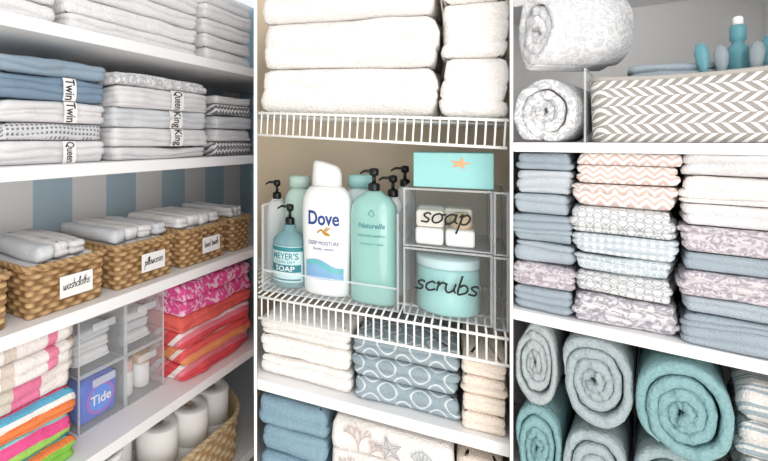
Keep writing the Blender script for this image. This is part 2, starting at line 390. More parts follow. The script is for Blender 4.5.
def wick(name,a,b):
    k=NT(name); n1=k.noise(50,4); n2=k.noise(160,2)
    at=k.n.new('ShaderNodeAttribute'); at.attribute_name='weave_shade'  # recess shade painted into the basket colour, per vertex
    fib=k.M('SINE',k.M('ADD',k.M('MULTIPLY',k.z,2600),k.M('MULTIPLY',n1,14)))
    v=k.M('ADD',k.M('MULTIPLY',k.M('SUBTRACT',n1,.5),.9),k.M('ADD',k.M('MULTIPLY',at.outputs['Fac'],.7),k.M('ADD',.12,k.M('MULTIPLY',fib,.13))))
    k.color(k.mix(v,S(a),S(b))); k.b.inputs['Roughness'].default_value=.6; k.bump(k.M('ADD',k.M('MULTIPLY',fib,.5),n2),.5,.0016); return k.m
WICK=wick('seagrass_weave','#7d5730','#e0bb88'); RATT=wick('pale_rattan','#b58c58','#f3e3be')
PAPER=plain('toilet_paper','#f4f2f0',.95,.02); TUBE=plain('cardboard_tube','#c9b79e',.9,.05)
HERR=chevron('grey_herringbone_fabric','#a39e98','#f0eeea',.0165,.034,.034,.56,True); TRIMW=cloth('grey_trim_fabric','#b5b0aa',420,.2)
# ---------------------------------------------------------------- structure
UL1,UC0,UC1,UR0=253.8,257.2,509.8,513.2
def partition(u,d0,d1,z0,z1,name,th):
    r=Vector(((u-CX)/F_PX,1,0)); n=Vector((r.y,-r.x,0)).normalized()*th/2
    prism(name,[r*d0-n,r*d0+n,r*d1+n,r*d1-n],z0,z1,PARTW,label='white partition panel between closets')
partition(255.4,1.05,2.62,0,2.05,'wall_partition',.0055)
partition(511.5,.84,1.5,0,2.05,'wall_partition.001',.0045)
def board(B,z,th,ua,ub,dep0,dep1,name,ta=None,tb=None,mat=SHELFW):
    f=lambda u,d,tt: tt if tt is not None else B.t(u,d)
    P=[B.P(f(ua,dep0,ta),dep0,0),B.P(f(ub,dep0,tb),dep0,0),B.P(f(ub,dep1,tb),dep1,0),B.P(f(ua,dep1,ta),dep1,0)]
    o=prism(name,P,z-th+ZC,z+ZC,mat); o['label']='white painted closet shelf board'; o['category']='shelf'; del o['kind']
    m=o.modifiers.new('b','BEVEL'); m.width=.002; m.segments=2
    return o
LS=[.262,-.056,-.398,-.762,-1.13]
TL=.18
for i,z in enumerate(LS): board(BL,z,.03,0,UL1,0,.40,'closet_shelf',ta=TL)
board(BC,-.562,.024,UC0,UC1,0,.36,'closet_shelf'); board(BC,-.81,.024,UC0,UC1,0,.36,'closet_shelf')
TR=BR.t(800,0)
board(BR,-.005,.020,UR0,0,0,.38,'closet_shelf',tb=TR); board(BR,-.36,.022,UR0,0,0,.38,'closet_shelf',tb=TR)
board(BR,-.735,.022,UR0,0,0,.38,'closet_shelf',tb=TR); board(BR,.345,.022,UR0,0,.17,.38,'closet_shelf',tb=TR)
def backwall(B,dep,u0,u1,name,mat,t0=None,t1=None,th=.02):
    a=t0 if t0 is not None else B.t(u0,dep); b=t1 if t1 is not None else B.t(u1,dep)
    V,Fc=bxs([(a,b,0,th,0,2.05)])
    return mk(name,V,Fc,mat,smooth=False,M=Matrix.Translation((0,0,-ZC))@B.M(0,dep,0),kind='structure',label='closet back wall')
backwall(BL,.402,0,UL1,'wall_back',WALLS,t0=TL-.02)
backwall(BC,.362,UC0,UC1,'wall_back.001',WALLC)
backwall(BR,.382,UR0,0,'wall_back.002',WALLR,t1=TR+.02)
def side(B,t,name,mat,dep0,dep1,s=1):
    V,Fc=bxs([(t,t+.02*s,dep0,dep1,0,2.05)] if s>0 else [(t-.02,t,dep0,dep1,0,2.05)])
    mk(name,V,Fc,mat,smooth=False,M=Matrix.Translation((0,0,-ZC))@B.M(0,0,0),kind='structure',label='closet side wall')
side(BL,TL-.001,'wall_left',WALLR,0,.40,-1); side(BR,TR+.001,'wall_right',WALLR,-.02,.38,1)
V,Fc=bxs([(-4,4,-3,5,-.05,0)]); mk('floor',V,Fc,FLOORM,smooth=False,kind='structure',label='beige floor')
# wire shelves
def wire_shelf(B,z,dep1,lip):
    V=[];Fc=[]
    def rod(a,b,r):
        a=Vector(a);b=Vector(b); d=(b-a).normalized(); up=Vector((0,0,1)) if abs(d.z)<.9 else Vector((1,0,0))
        s1=d.cross(up).normalized(); s2=d.cross(s1); n=8; b0=len(V)
        for p in (a,b):
            for k_ in range(n): an=2*math.pi*k_/n; V.append(p+(s1*math.cos(an)+s2*math.sin(an))*r)
        for i in range(n): j=(i+1)%n; Fc.append((b0+i,b0+j,b0+n+j,b0+n+i))
        Fc.append(tuple(range(b0,b0+n))); Fc.append(tuple(range(b0+n,b0+2*n))[::-1])
    ta,tb=B.t(UC0+.6,-.008),B.t(UC1-.6,-.008)
    for zz in (-.004,-lip): rod((ta,-.004,zz),(tb,-.004,zz),.0030)
    for dd in (.12,.25,dep1-.01): rod((B.t(UC0+1,dd),dd,-.0075),(B.t(UC1-1,dd),dd,-.0075),.003)
    t=B.t(UC0,dep1)+.004
    while t<B.t(UC1,-.01):
        if t>ta: d0=-.004; rod((t,-.004,0-.002),(t,-.004,-lip),.0018)
        else:
            d0=0
            while B.t(UC0+1,d0)>t: d0+=.005
        d1=dep1
        while B.t(UC1-1,d1)<t and d1>d0: d1-=.005
        if d1>d0+.01: rod((t,d0,-.002),(t,d1,-.002),.0019)
        t+=.0155
    M=B.M(0,0,z); 
    return mk('wire_shelf',V,Fc,WIRE,M=M,label='white vinyl-coated wire closet shelf with lip',cat='shelf',group='white wire shelves')
ZT=.052; ZW=-.362
wire_shelf(BCt,ZT,.355,.055); wire_shelf(BC,ZW,.355,.053)

# ================================================================ LEFT CLOSET
g='white towels on the upper shelf'
for (a,b,hs) in ((-75,60,(.05,.045,.05)),(68,201,(.047,.045,.048,.046)),(206,253,(.05,.046,.05,.048,.05))):
    stack(BL,a,b,.03,LS[0],[(h,WHITE,2,'folded white cotton towel in a stack on shelf') for h in hs],.33,g)
g='bed sheet sets on the linen shelf'
def tag(o,w,h,word,fx=.22,tw=.036,th=.026):
    x=w*fx; V=[];Fc=[]; n=11
    yf=lambda z: -.0085+ENV*(1-max(0,1-abs(2*min(1,max(0,z/h))-1)**EXP)**(1/EXP))*.6
    for i in range(n):
        f=i/(n-1); zz=.001+f*(h-.002); y=yf(zz)
        V+=[(x-tw/2,y,zz),(x+tw/2,y,zz)]
    Fc=[(2*i,2*i+1,2*i+3,2*i+2) for i in range(n-1)]
    tg=mk('size_tag',V,Fc,CARD,parent=o,label='white ribbon tag printed with black size word')
    text(word,tg,h*.90,th,(x,0,h*.5),INK,rot=-math.pi/2,bend=lambda X,Z:yf(Z),bold=.012)
A=stack(BL,0,109,.03,LS[1],[(.054,WHITE2,3,'folded white sheet set with printed ribbon tag'),(.041,DOTG,2,'folded grey dotted sheet set'),(.052,WHITE2,3,'folded white sheet set with printed ribbon tag'),
   (.056,DENIM,3,'folded slate blue sheet set with printed ribbon tag'),(.040,DENIM2,2,'folded pale blue sheet set')],.30,g,'folded_sheet','sheet',.0075,.007)
for i,wd in ((0,'Queen'),(2,'Twin'),(3,'Twin')): tag(A[i][0],A[i][1],A[i][2],wd,.10,.038,.027)
A=stack(BL,118,211,.03,LS[1],[(.036,WHITE2,2,'folded white sheet set in linen stack'),(.054,WHITE2,3,'folded white sheet set with printed ribbon tag'),(.054,LGREY,3,'folded light grey sheet set with printed ribbon tag'),
   (.060,WHITE2,4,'folded white sheet set with printed ribbon tag'),(.036,PATW,2,'folded grey and white patterned sheet set')],.30,g,'folded_sheet','sheet',.0075,.006)
for i,wd in ((1,'King'),(2,'King'),(3,'Queen')): tag(A[i][0],A[i][1],A[i][2],wd,.08,.060,.044)
stack(BL,217,253,.03,LS[1],[(.05,GREYP,2,'folded grey and white patterned sheet set'),(.045,WHITE2,2,'folded white sheet set in linen stack'),(.045,LGREY,2,'folded light grey sheet set in linen stack'),(.04,GREYP,2,'folded grey and white patterned sheet set'),(.03,WHITE2,1,'folded white sheet set in linen stack')],.30,g,'folded_sheet','sheet',.005,.005)

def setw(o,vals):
    at=o.data.attributes.new('weave_shade','FLOAT','POINT')
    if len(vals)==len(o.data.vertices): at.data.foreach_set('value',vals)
def wicker(B,t0,t1,dep,z,d,h,label,word=None,mat=WICK,r=.014,name='wicker_basket',grp='wicker baskets on the shelf',cell=.022,row=.0125,A=.0028,tap=.96):
    w=t1-t0; root=empty(name,B.M((t0+t1)/2,dep,z),label,'basket',grp)
    pts,T=rr(w-.012,d-.012,r,8); nc=int(T/cell)//2*2; n=nc*6; pts,T=rr(w-.012,d-.012,r,n); rows=max(3,int(h/row)); V=[];Fc=[]; nz=rows*5; W=[]
    for j in range(nz+1):
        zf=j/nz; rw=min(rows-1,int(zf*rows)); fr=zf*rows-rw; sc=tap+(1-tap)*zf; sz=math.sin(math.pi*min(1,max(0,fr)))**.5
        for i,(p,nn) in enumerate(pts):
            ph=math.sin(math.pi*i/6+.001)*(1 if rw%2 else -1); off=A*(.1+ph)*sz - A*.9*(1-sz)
            W.append(max(0,min(1,.5+.5*ph))*sz)  # sunken strands get low values: cavity shade put into the colour
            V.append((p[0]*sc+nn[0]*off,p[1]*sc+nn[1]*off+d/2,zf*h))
    for j in range(nz):
        for i in range(n): k_=(i+1)%n; Fc.append((j*n+i,j*n+k_,(j+1)*n+k_,(j+1)*n+i))
    b=len(V)
    for zf in (1,.04):
        sc=tap+(1-tap)*zf
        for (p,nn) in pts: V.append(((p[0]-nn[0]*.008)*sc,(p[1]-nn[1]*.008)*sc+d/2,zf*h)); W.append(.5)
    for i in range(n):
        k_=(i+1)%n; Fc.append((nz*n+i,nz*n+k_,b+k_,b+i)); Fc.append((b+i,b+k_,b+n+k_,b+n+i))
    Fc.append(tuple(range(b+n,b+2*n))); Fc.append(tuple(range(n))[::-1])
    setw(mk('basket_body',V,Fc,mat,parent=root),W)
    V=[];Fc=[]; m=8; n2=nc*6; pts2,_=rr(w-.010,d-.010,r,n2); W=[]
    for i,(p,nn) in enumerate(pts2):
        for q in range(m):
            a=2*math.pi*q/m; s_=math.sin(a*2+i*2*math.pi/6); R=.0068*(1+.28*s_); W.append(.55+.4*s_)  # rim grooves get the same painted shade
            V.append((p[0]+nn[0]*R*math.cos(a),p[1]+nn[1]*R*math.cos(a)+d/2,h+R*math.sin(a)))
    for i in range(n2):
        k_=(i+1)%n2
        for q in range(m): s=(q+1)%m; Fc.append((i*m+q,i*m+s,k_*m+s,k_*m+q))
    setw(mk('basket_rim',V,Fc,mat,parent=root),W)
    if word:
        tw=.096; th=.050; zc=h*.52; xx=w*.04
        lab=bevbox('label_card',[(xx-tw/2,xx+tw/2,-.0085,-.007,zc-th/2,zc+th/2)],.0006,CARD,1,parent=root,label='white card label with handwritten word')
        script(word,lab,tw*.80,(xx,-.0090,zc),INK,.0008,xh=.0105,rot=.04)
    return root
bt=[(.345,.575),(.605,.840),(.868,1.112),(1.142,1.395),(1.425,1.70)]
words=[None,'washcloths','pillowcases','hand towels',None]
HB=.114
for i,((a,b),wd) in enumerate(zip(bt,words)):
    if i==4: b=min(b,BL.t(253,.02))
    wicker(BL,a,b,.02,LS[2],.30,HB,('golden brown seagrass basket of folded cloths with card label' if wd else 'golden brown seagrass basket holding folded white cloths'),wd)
    n=4; ww=(b-a)*.86; zz=LS[2]+HB-.036
    for lvl in range(2):
        m=n if lvl==0 else (3 if i in (1,4,0) else 4)
        hh=.038 if lvl==0 else .037
        for q in range(m):
            w1=ww/n*.98
            tt=(a+b)/2+(q-(m-1)/2)*ww/n+random.uniform(-.002,.002)
            towel(BL,tt,.042+random.uniform(0,.012),zz,w1,.235,hh,random.choice([1,2]),random.choice([WHITE,WHITE2,WHITE,LGREY]),'small folded white washcloth in seagrass basket','folded_washcloth','towel','washcloths in baskets',.004,random.uniform(-.02,.02),r=.018,rnd_=1.5)
        zz+=hh+.0005
    towel(BL,(a+b)/2,.045,LS[2]+.006,(b-a)*.82,.235,HB-.044,3,WHITE,'folded white cloths lining the seagrass basket','folded_washcloth','towel')
# --- lower shelf: bright beach towels
g='striped beach towels in bright stack'
stack(BL,-60,79,.02,LS[3],[(.060,RAINB3,3,'folded blue and lime striped beach towel'),(.056,RAINB2,3,'folded lime and pink striped beach towel'),(.056,RAINB,3,'folded orange and blue striped beach towel'),(.062,BEIGES,2,'folded rose and cream striped beach towel'),(.054,PINKS,2,'folded white towel with pink stripes'),(.040,PINKS,1,'folded white towel with pink stripes')],.30,g,amp=.009,jit=.010)
g='coral and magenta beach towels'
stack(BL,184,253,.03,LS[3],[(.054,REDP,3,'folded red and pink striped beach towel'),(.050,ORNG,2,'folded orange striped beach towel'),(.050,REDP,2,'folded red and pink striped beach towel'),(.048,CORAL,2,'folded coral beach towel'),(.05,MAG,2,'folded magenta paisley beach towel'),(.05,MAG,2,'folded magenta paisley beach towel')],.30,g,amp=.009,jit=.006)
def acr_bin(B,t,dep,z,w,d,h,label,front=1.0,th=.0025,group='clear acrylic bins',name='acrylic_bin',handle=False):
    root=empty(name,B.M(t,dep,z),label,'storage bin',group); a=w/2; hf=h*front
    V,Fc=bxs([(-a,a,0,d,0,th),(-a,a,0,th,th,hf),(-a,a,d-th,d,th,h),(-a,-a+th,th,d-th,th,h),(a-th,a,th,d-th,th,h)])
    mk('bin_wall',V,Fc,ACR,smooth=False,parent=root)
    e=.0026; E=[(-a-e/2,a+e/2,-e/2,e/2+.001,hf-e,hf+e/2),(-a,a,d-e,d,h-e,h+e/2),(-a-e/2,-a+e,0,d,h-e,h+e/2),(a-e,a+e/2,0,d,h-e,h+e/2),
       (-a-e/2,-a+e,-e/2,e,0,h),(a-e,a+e/2,-e/2,e,0,h),(-a,a,-e/2,e,0,e),(-a-e/2,-a+e,d-e,d,0,h),(a-e,a+e/2,d-e,d,0,h)]
    V,Fc=bxs(E); mk('bin_edge',V,Fc,ACRE,smooth=False,parent=root,label='thick polished clear edge')
    if handle: bevbox('bin_handle',[(-w*.24,w*.24,-.009,-.0015,hf*.74,hf*.88)],.003,ACRE,2,parent=root)
    return root
dz=LS[3]; hb=.145
bw=[(.800,.964),(.970,1.130)]
for ci,(a,b) in enumerate(bw):
    for lv in range(2):
        z=dz+lv*(hb+.003)
        acr_bin(BL,(a+b)/2,.09,z,b-a,.22,hb,'clear acrylic stacking drawer on closet shelf',handle=True)
        m=(a+b)/2; w=b-a
        if lv==0 and ci==0:
            root=bevbox('detergent_pouch',[(-w*.42,w*.42,0,.07,0,.118)],.022,plain('blue_pouch','#2f62d8',.25,.12),4,M=BL.M(m,.100,z+.003),label='blue and purple laundry pod pouch in clear drawer',cat='detergent')
            for p in root.data.polygons: p.use_smooth=True
            def disc(R,x,zc,y,mat,nm):
                V=[(x,y,zc)]+[(x+R*math.cos(q*math.pi/14),y,zc+R*.85*math.sin(q*math.pi/14)) for q in range(28)]
                mk(nm,V,[(0,1+q,1+(q+1)%28) for q in range(28)],mat,parent=root)
            disc(w*.30,0,.060,-.0008,plain('purple_print','#a050c4',.5,.05),'pouch_emblem'); disc(w*.24,0,.060,-.0014,plain('bright_blue_print','#2f86ee',.5,.05),'pouch_emblem')
            text('Tide',root,w*.44,.026,(0,-.0022,.060),PLW,bold=.02)
        if lv==0 and ci==1:
            for q,(c,l) in enumerate((('#e6bdb6','white jar with blush lid in clear drawer'),('#d0aa7c','white jar with tan lid in clear drawer'))):
                V,Fc=lathe([(0,0),(.028,0),(.030,.004),(.030,.066),(.024,.072)],28); rt=mk('cosmetic_jar',V,Fc,PLW,M=BL.M(m-.036+q*.072,.15,z+.003),label=l,cat='jar')
                V,Fc=lathe([(.026,.072),(.029,.074),(.029,.098),(.026,.101),(0,.101)],28); mk('jar_lid',V,Fc,plain('jar_lid_paint',c,.4,.03),parent=rt)
        if lv==1:
            for q in range(3): towel(BL,m,.13,z+.003+q*.0305,w*(.82-.03*q),.15,.030,2,(WHITE,WHITE2,LGREY)[(q+ci)%3],'folded white cloth in clear drawer','folded_washcloth','towel')
# --- bottom: toilet paper basket + white tub
z5=LS[4]
ta,tb=BL.t(130,.01),BL.t(252,.03)
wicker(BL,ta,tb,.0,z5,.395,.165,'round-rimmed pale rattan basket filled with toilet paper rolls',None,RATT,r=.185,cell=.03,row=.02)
def tp(t,dep,z,yaw=0,tilt=0):
    R=.068;H=.112;r=.021
    V,Fc=[],[]; prof=[(r,0),(R-.003,0),(R,.003),(R,H-.003),(R-.003,H),(r,H)]; n=40
    for (q,zz) in prof:
        for k_ in range(n): a=2*math.pi*k_/n; V.append((q*math.cos(a),q*math.sin(a),zz))
    for j in range(len(prof)):
        j2=(j+1)%len(prof)
        for i in range(n): i2=(i+1)%n; Fc.append((j*n+i,j*n+i2,j2*n+i2,j2*n+i))
    o=mk('toilet_paper_roll',V,Fc,PAPER,M=BL.M(t,dep,z)@Matrix.Rotation(tilt,4,'Y'),label='white toilet paper roll standing in rattan basket',cat='toilet paper',group='toilet paper rolls in basket')
    V=[];Fc=[]
    for (q,zz) in ((r-.0005,.001),(r-.0005,H-.001),(r-.002,H-.001),(r-.002,.001)):
        for k_ in range(n): a=2*math.pi*k_/n; V.append((q*math.cos(a),q*math.sin(a),zz))
    for j in range(4):
        j2=(j+1)%4
        for i in range(n): i2=(i+1)%n; Fc.append((j*n+i,j*n+i2,j2*n+i2,j2*n+i))
    mk('cardboard_core',V,Fc,TUBE,parent=o)
Lb=tb-ta
spots=[(.100,.200),(.236,.128),(.240,.272),(.378,.112),(.385,.258),(.522,.125),(.530,.270),(.665,.200)]
for lv in range(2):
    for q,(x,y) in enumerate(spots):
        if x<Lb-.085: tp(ta+x,y,z5+.009+lv*.114,0,0)
# white slotted tub
ta2,tb2=BL.t(66,.02),BL.t(125,.02); w=tb2-ta2; h=.315; d=.30
root=empty('laundry_basket',BL.M((ta2+tb2)/2,.02,z5),'white slotted plastic laundry basket on bottom shelf','basket')
n=96; pts,T=rr(w,d,.04,n); V=[];Fc=[]; lv=[0,.03,.06,.12,.135,.195,.21,.27,h]
for zz in lv:
    sc=.9+.1*zz/h
    for (p,nn) in pts: V.append((p[0]*sc,p[1]*sc+d/2,zz))
for j in range(len(lv)-1):
    for i in range(n):
        if j in (2,4,6) and i%4!=0: continue
        k_=(i+1)%n; Fc.append((j*n+i,j*n+k_,(j+1)*n+k_,(j+1)*n+i))
Fc.append(tuple(range(n)))
o=mk('basket_body',V,Fc,PLW,parent=root,smooth=False); m=o.modifiers.new('s','SOLIDIFY'); m.thickness=.003
V=[];Fc=[]
for (off,zz) in ((0,h-.012),(.012,h-.012),(.014,h),(.010,h+.003),(-.003,h+.003),(-.003,h-.012)):
    for (p,nn) in pts: V.append((p[0]+nn[0]*off,p[1]+nn[1]*off+d/2,zz))
for j in range(6):
    j2=(j+1)%6
    for i in range(n): k_=(i+1)%n; Fc.append((j*n+i,j*n+k_,j2*n+k_,j2*n+i))
mk('basket_rim',V,Fc,PLW,parent=root)

# ================================================================ CENTRE CLOSET
g='large white bath towels on wire shelf'
stack(BCt,257.8,438,.010,ZT+.001,[(.100,WARMW,2,'thick folded white bath towel on wire shelf'),(.106,WARMW,2,'thick folded white bath towel on wire shelf'),(.09,WARMW,2,'thick folded white bath towel on wire shelf')],.31,g,amp=.006,jit=.0015,r=.018,rnd_=1.15)
stack(BCt,438.5,509.4,.006,ZT+.001,[(.114,WARMW,3,'thick folded white bath towel on wire shelf'),(.108,WARMW,3,'thick folded white bath towel on wire shelf'),(.09,WARMW,2,'thick folded white bath towel on wire shelf')],.31,g,amp=.005,jit=.0008,r=.013,rnd_=.9)
ZB=-.562
g='folded hand towels on lower shelf'
stack(BC,258,351,.03,ZB,[(.046,WARMW,2,'folded white hand towel on shelf'),(.047,WARMW,2,'folded white hand towel on shelf'),(.046,WARMW,2,'folded white hand towel on shelf')],.28,g,amp=.006,jit=.003)
stack(BC,352,459,.025,ZB,[(.048,TREL,2,'folded blue towel with white trellis pattern'),(.047,TREL,2,'folded blue towel with white trellis pattern'),(.044,TREL,2,'folded blue towel with white trellis pattern')],.28,g,amp=.006,jit=.003)
stack(BC,459.5,509,.012,ZB,[(.036,PEACH,2,'folded cream hand towel on shelf'),(.035,PEACH,2,'folded cream hand towel on shelf'),(.036,PEACH,2,'folded cream hand towel on shelf'),(.032,PEACH,2,'folded cream hand towel on shelf')],.28,g,amp=.004,jit=.001,r=.010)
g='folded towels on bottom shelf'
stack(BC,259,326,.03,-.81,[(.06,STEEL,1,'folded steel blue bath towel on shelf'),(.064,STEEL,2,'folded steel blue bath towel on shelf'),(.068,STEEL,2,'folded steel blue bath towel on shelf')],.28,g,amp=.006,jit=.003)
E=stack(BC,328,454,.022,-.81,[(.062,WARMW,1,'folded white bath towel on bottom shelf'),(.064,WARMW,1,'folded white towel embroidered with starfish and coral'),(.070,WARMW,1,'folded white towel embroidered with starfish and coral')],.28,g,amp=.004,jit=.002)
stack(BC,457,508.5,.012,-.81,[(.062,PEACH,1,'folded cream bath towel on bottom shelf'),(.062,PEACH,1,'folded cream bath towel on bottom shelf'),(.066,PEACH,2,'folded cream bath towel on bottom shelf')],.28,g,amp=.004,jit=.002)
LAV=plain('grey_lavender_thread','#b0adb6',.8,.05); COR=plain('coral_thread','#cdbbb5',.8,.05); BLU=plain('blue_thread','#b5c0c8',.8,.05)
def emb(o,h,w,sx):
    def bend(x,z):
        f=min(1,max(0,z/h)); return -.0058+ENV*(1-max(0,1-abs(2*f-1)**EXP)**(1/EXP))*.75
    cx,cz=sx,h*.20
    def coral(x,z,a,l,n,L):
        x2,z2=x+math.cos(a)*l,z+math.sin(a)*l
        if z2>h*.9 or z2<h*.08: return
        L.append([(x,z),((x+x2)/2,(z+z2)/2),(x2,z2)])
        if n: coral(x2,z2,a+.42,l*.82,n-1,L); coral(x2,z2,a-.38,l*.82,n-1,L)
    L=[]; coral(cx-.062,h*.12,1.6,.017,4,L); coral(cx-.040,h*.12,1.1,.012,3,L); strokes(L,o,COR,.0012,'coral_embroidery',bend=bend)
    L=[]; sxp,szp,Rs=cx,h*.5,.027; P_=[]
    for q in range(11):
        a=math.pi/2+.25+q*math.pi/5; s=Rs if q%2==0 else Rs*.42; P_.append((sxp+math.cos(a)*s,szp+math.sin(a)*s*.95))
    L.append(P_)
    for q in range(0,10,2): L.append([(sxp,szp),((P_[q][0]+sxp)/2,(P_[q][1]+szp)/2),(sxp+(P_[q][0]-sxp)*.8,szp+(P_[q][1]-szp)*.8)])
    strokes(L,o,LAV,.0011,'starfish_embroidery',bend=bend)
    L=[]; c2=cx+.062; z2=h*.20
    for k_ in range(6):
        a=math.radians(40+k_*20); L.append([(c2+math.cos(a)*.024*s,z2+math.sin(a)*.034*s) for s in (.1,.5,1)])
    L.append([(c2+math.cos(math.radians(34+q*4.7))*.025,z2+math.sin(math.radians(34+q*4.7))*.035) for q in range(25)])
    L.append([(c2-.008,z2-.002),(c2+.008,z2-.002)])
    strokes(L,o,BLU,.0011,'shell_embroidery',bend=bend)
emb(E[2][0],E[2][2],E[2][1],.004); emb(E[1][0],E[1][2],E[1][1],-.006)
# --- toiletries on the wire shelf
def pump(parent,z,r=.012,mat=BLACK,noz=.032,yaw=0,neck=.02):
    a=lathe([(0,z),(r,z),(r*1.05,z+.002),(r*1.05,z+.014),(r*.7,z+.018),(0,z+.018)],24)
    b=lathe([(0,z+.016),(r*.35,z+.016),(r*.35,z+.018+neck),(0,z+.018+neck)],16)
    c=lathe([(0,z+.014+neck),(r*.75,z+.014+neck),(r*.85,z+.020+neck),(r*.8,z+.029+neck),(0,z+.031+neck)],20)
    zz=z+.0235+neck; d=lathe([(0,0),(.0045,0),(.004,noz*.7),(.0032,noz),(0,noz)],12)
    dv=[(-v[2],v[1],zz+v[0]*.8-(.006 if v[2]>noz*.9 else 0)) for v in d[0]]
    V,Fc=join(a,b,c,(dv,d[1])); cr,sr=math.cos(yaw),math.sin(yaw); V=[(v[0]*cr-v[1]*sr,v[0]*sr+v[1]*cr,v[2]) for v in V]
    return mk('pump',V,Fc,mat,parent=parent,label='black pump dispenser' if mat==BLACK else None)
def ybend(a,b,e=2.0): return lambda X,Z: -b*(max(0,1-abs(X/a)**e))**(1/e)
def wpx(B,u0,u1,dep): return B.t(u1,dep)-B.t(u0,dep)
zb=ZW+.001
t0,t1=BC.t(262,.035),BC.t(399,.02)
acr_bin(BC,(t0+t1)/2,.03,zb,t1-t0-.006,.24,.205,'long clear acrylic organizer holding soap bottles',front=.24)
zi=zb+.0035
# hand soap
dep=.062; w=wpx(BC,273,306,dep); t=BC.t(290,dep+w/2); a=w/2
V,Fc=lathe([(0,0),(a*.95,0),(a,.004),(a,.10),(a*.97,.112),(a*.6,.128),(a*.36,.134),(a*.36,.148),(0,.148)],40)
k=NT('clear_aqua_liquid'); k.color(k.mix(k.noise(9,2),S('#a9d6de'),S('#b9e0e6'))); k.b.inputs['Roughness'].default_value=.05; k.b.inputs['Transmission Weight'].default_value=.6; k.b.inputs['IOR'].default_value=1.2
rt=mk('soap_bottle',V,Fc,k.m,M=BC.M(t,dep+a,zi),label='clear aqua hand soap pump bottle with pale label',cat='bottle')
def wrap(parent,a,b,z0,z1,ang,mat,name='bottle_label',e=2.0,eps=.0006,label=None):
    V=[];Fc=[];n=24
    for z in (z0,z1):
        for k_ in range(n+1):
            an=-math.pi/2+(-ang+2*ang*k_/n); c,s_=math.cos(an),math.sin(an)
            V.append((math.copysign(abs(c)**(2/e),c)*(a+eps),math.copysign(abs(s_)**(2/e),s_)*(b+eps),z))
    Fc=[(i,i+1,n+2+i,n+1+i) for i in range(n)]
    return mk(name,V,Fc,mat,parent=parent,label=label)
wrap(rt,a,a,.014,.100,1.2,PALEL,label='pale aqua printed paper label')
bd=ybend(a+.0008,a+.0008)
wrap(rt,a,a,.088,.0985,1.15,TEALP,eps=.0009,name='label_rule')
text("MEYER'S",rt,a*1.5,.016,(0,0,.077),TEALP,bend=bd,bold=.012); text('CLEAN DAY',rt,a*1.2,.007,(0,0,.063),TEALP,bend=bd)
wrap(rt,a,a,.038,.056,1.0,TEALP,eps=.0009,name='label_panel'); text('SOAP',rt,a*1.15,.012,(0,0,.047),PLW,bend=ybend(a+.0012,a+.0012),bold=.01)
wrap(rt,a,a,.018,.022,1.0,TEALP,eps=.0009,name='label_rule')
pump(rt,.148,.011)
# white lotion bottle
dep=.046; w=wpx(BC,301.5,352.5,dep); a=w/2; b=a*.60; t=BC.t(327,dep+b)
H=BC.z(163,327,dep)-BC.z(299,327,dep)
pr=[(0,0),(.84,0),(.90,.012),(.91,.06),(.92,.22),(.97,.40),(1,.54),(1,.64),(.96,.71),(.86,.76),(.70,.795),(.585,.805)]
V,Fc=lathe([(r*a,z*H) for r,z in pr]+[(0,.805*H)],48,1,b/a,2.2)
rt=mk('body_wash_bottle',V,Fc,PLW,M=BC.M(t,dep+b,zi),label='white curved body wash bottle with navy lettering',cat='bottle')
V,Fc=lathe([(0,.807*H),(.60*a,.807*H),(.58*a,.90*H),(.54*a,.955*H),(.44*a,.978*H),(0,.985*H)],40,1,b/a*1.1,2.2)
V=[(x,y,z-(x*.28 if z>.93*H else 0)) for x,y,z in V]; mk('bottle_cap',V,Fc,PLW,parent=rt,label='white slanted flip cap')
def prb(X,Z):
    f=Z/H; R=1
    for (r0,z0),(r1,z1) in zip(pr,pr[1:]):
        if z0<=f<=z1: R=r0+(r1-r0)*(f-z0)/(z1-z0+1e-9)
    return -b*R*(max(0,1-abs(X/(a*R))**2.2))**(1/2.2)
text('Dove',rt,a*1.22,H*.105,(0,0,H*.575),NAVY,bend=lambda X,Z:prb(X,Z)-.0005,bold=.022)
bird=[]
for s in (0,.0020,.0040): bird.append([(-.014+s,H*.465+s),(-.004,H*.485+s*.5),(.004,H*.455+s),(.016-s,H*.452+s)])
bird.append([(.002,H*.46),(.009,H*.49),(.016,H*.507)]); bird.append([(-.002,H*.47),(.005,H*.495),(.010,H*.513)])
strokes([[(p.x,p.y) for p in cat_rom(l)] for l in bird],rt,GOLD,.0015,'bird_emblem',bend=lambda X,Z:prb(X,Z)-.0006)
text('DEEP MOISTURE',rt,a*1.2,H*.028,(0,0,H*.39),NAVY,bend=lambda X,Z:prb(X,Z)-.0005)
text('body wash',rt,a*.8,H*.026,(0,0,H*.345),NAVY,bend=lambda X,Z:prb(X,Z)-.0005)
def band(parent,z0,z1,mat,name,ph=0,eps=.0008):
    V=[];Fc=[];n=24;m=6
    for j in range(m+1):
        z=z0+(z1-z0)*j/m
        for k_ in range(n+1):
            X=-a*.74+2*a*.74*k_/n; zz=z+.009*math.sin(k_/n*math.pi*1.6+ph)*(j/m if ph==0 else 1); V.append((X,prb(X,zz)-eps,zz))
    for j in range(m):
        for k_ in range(n): q=j*(n+1)+k_; Fc.append((q,q+1,q+n+2,q+n+1))
    mk(name,V,Fc,mat,parent=parent)
band(rt,H*.12,H*.24,plain('sky_blue_print','#8fbbe0',.4,.1),'label_band'); band(rt,H*.20,H*.235,plain('soft_teal_print','#6fbcc0',.4,.05),'label_wave',.4,.0012)
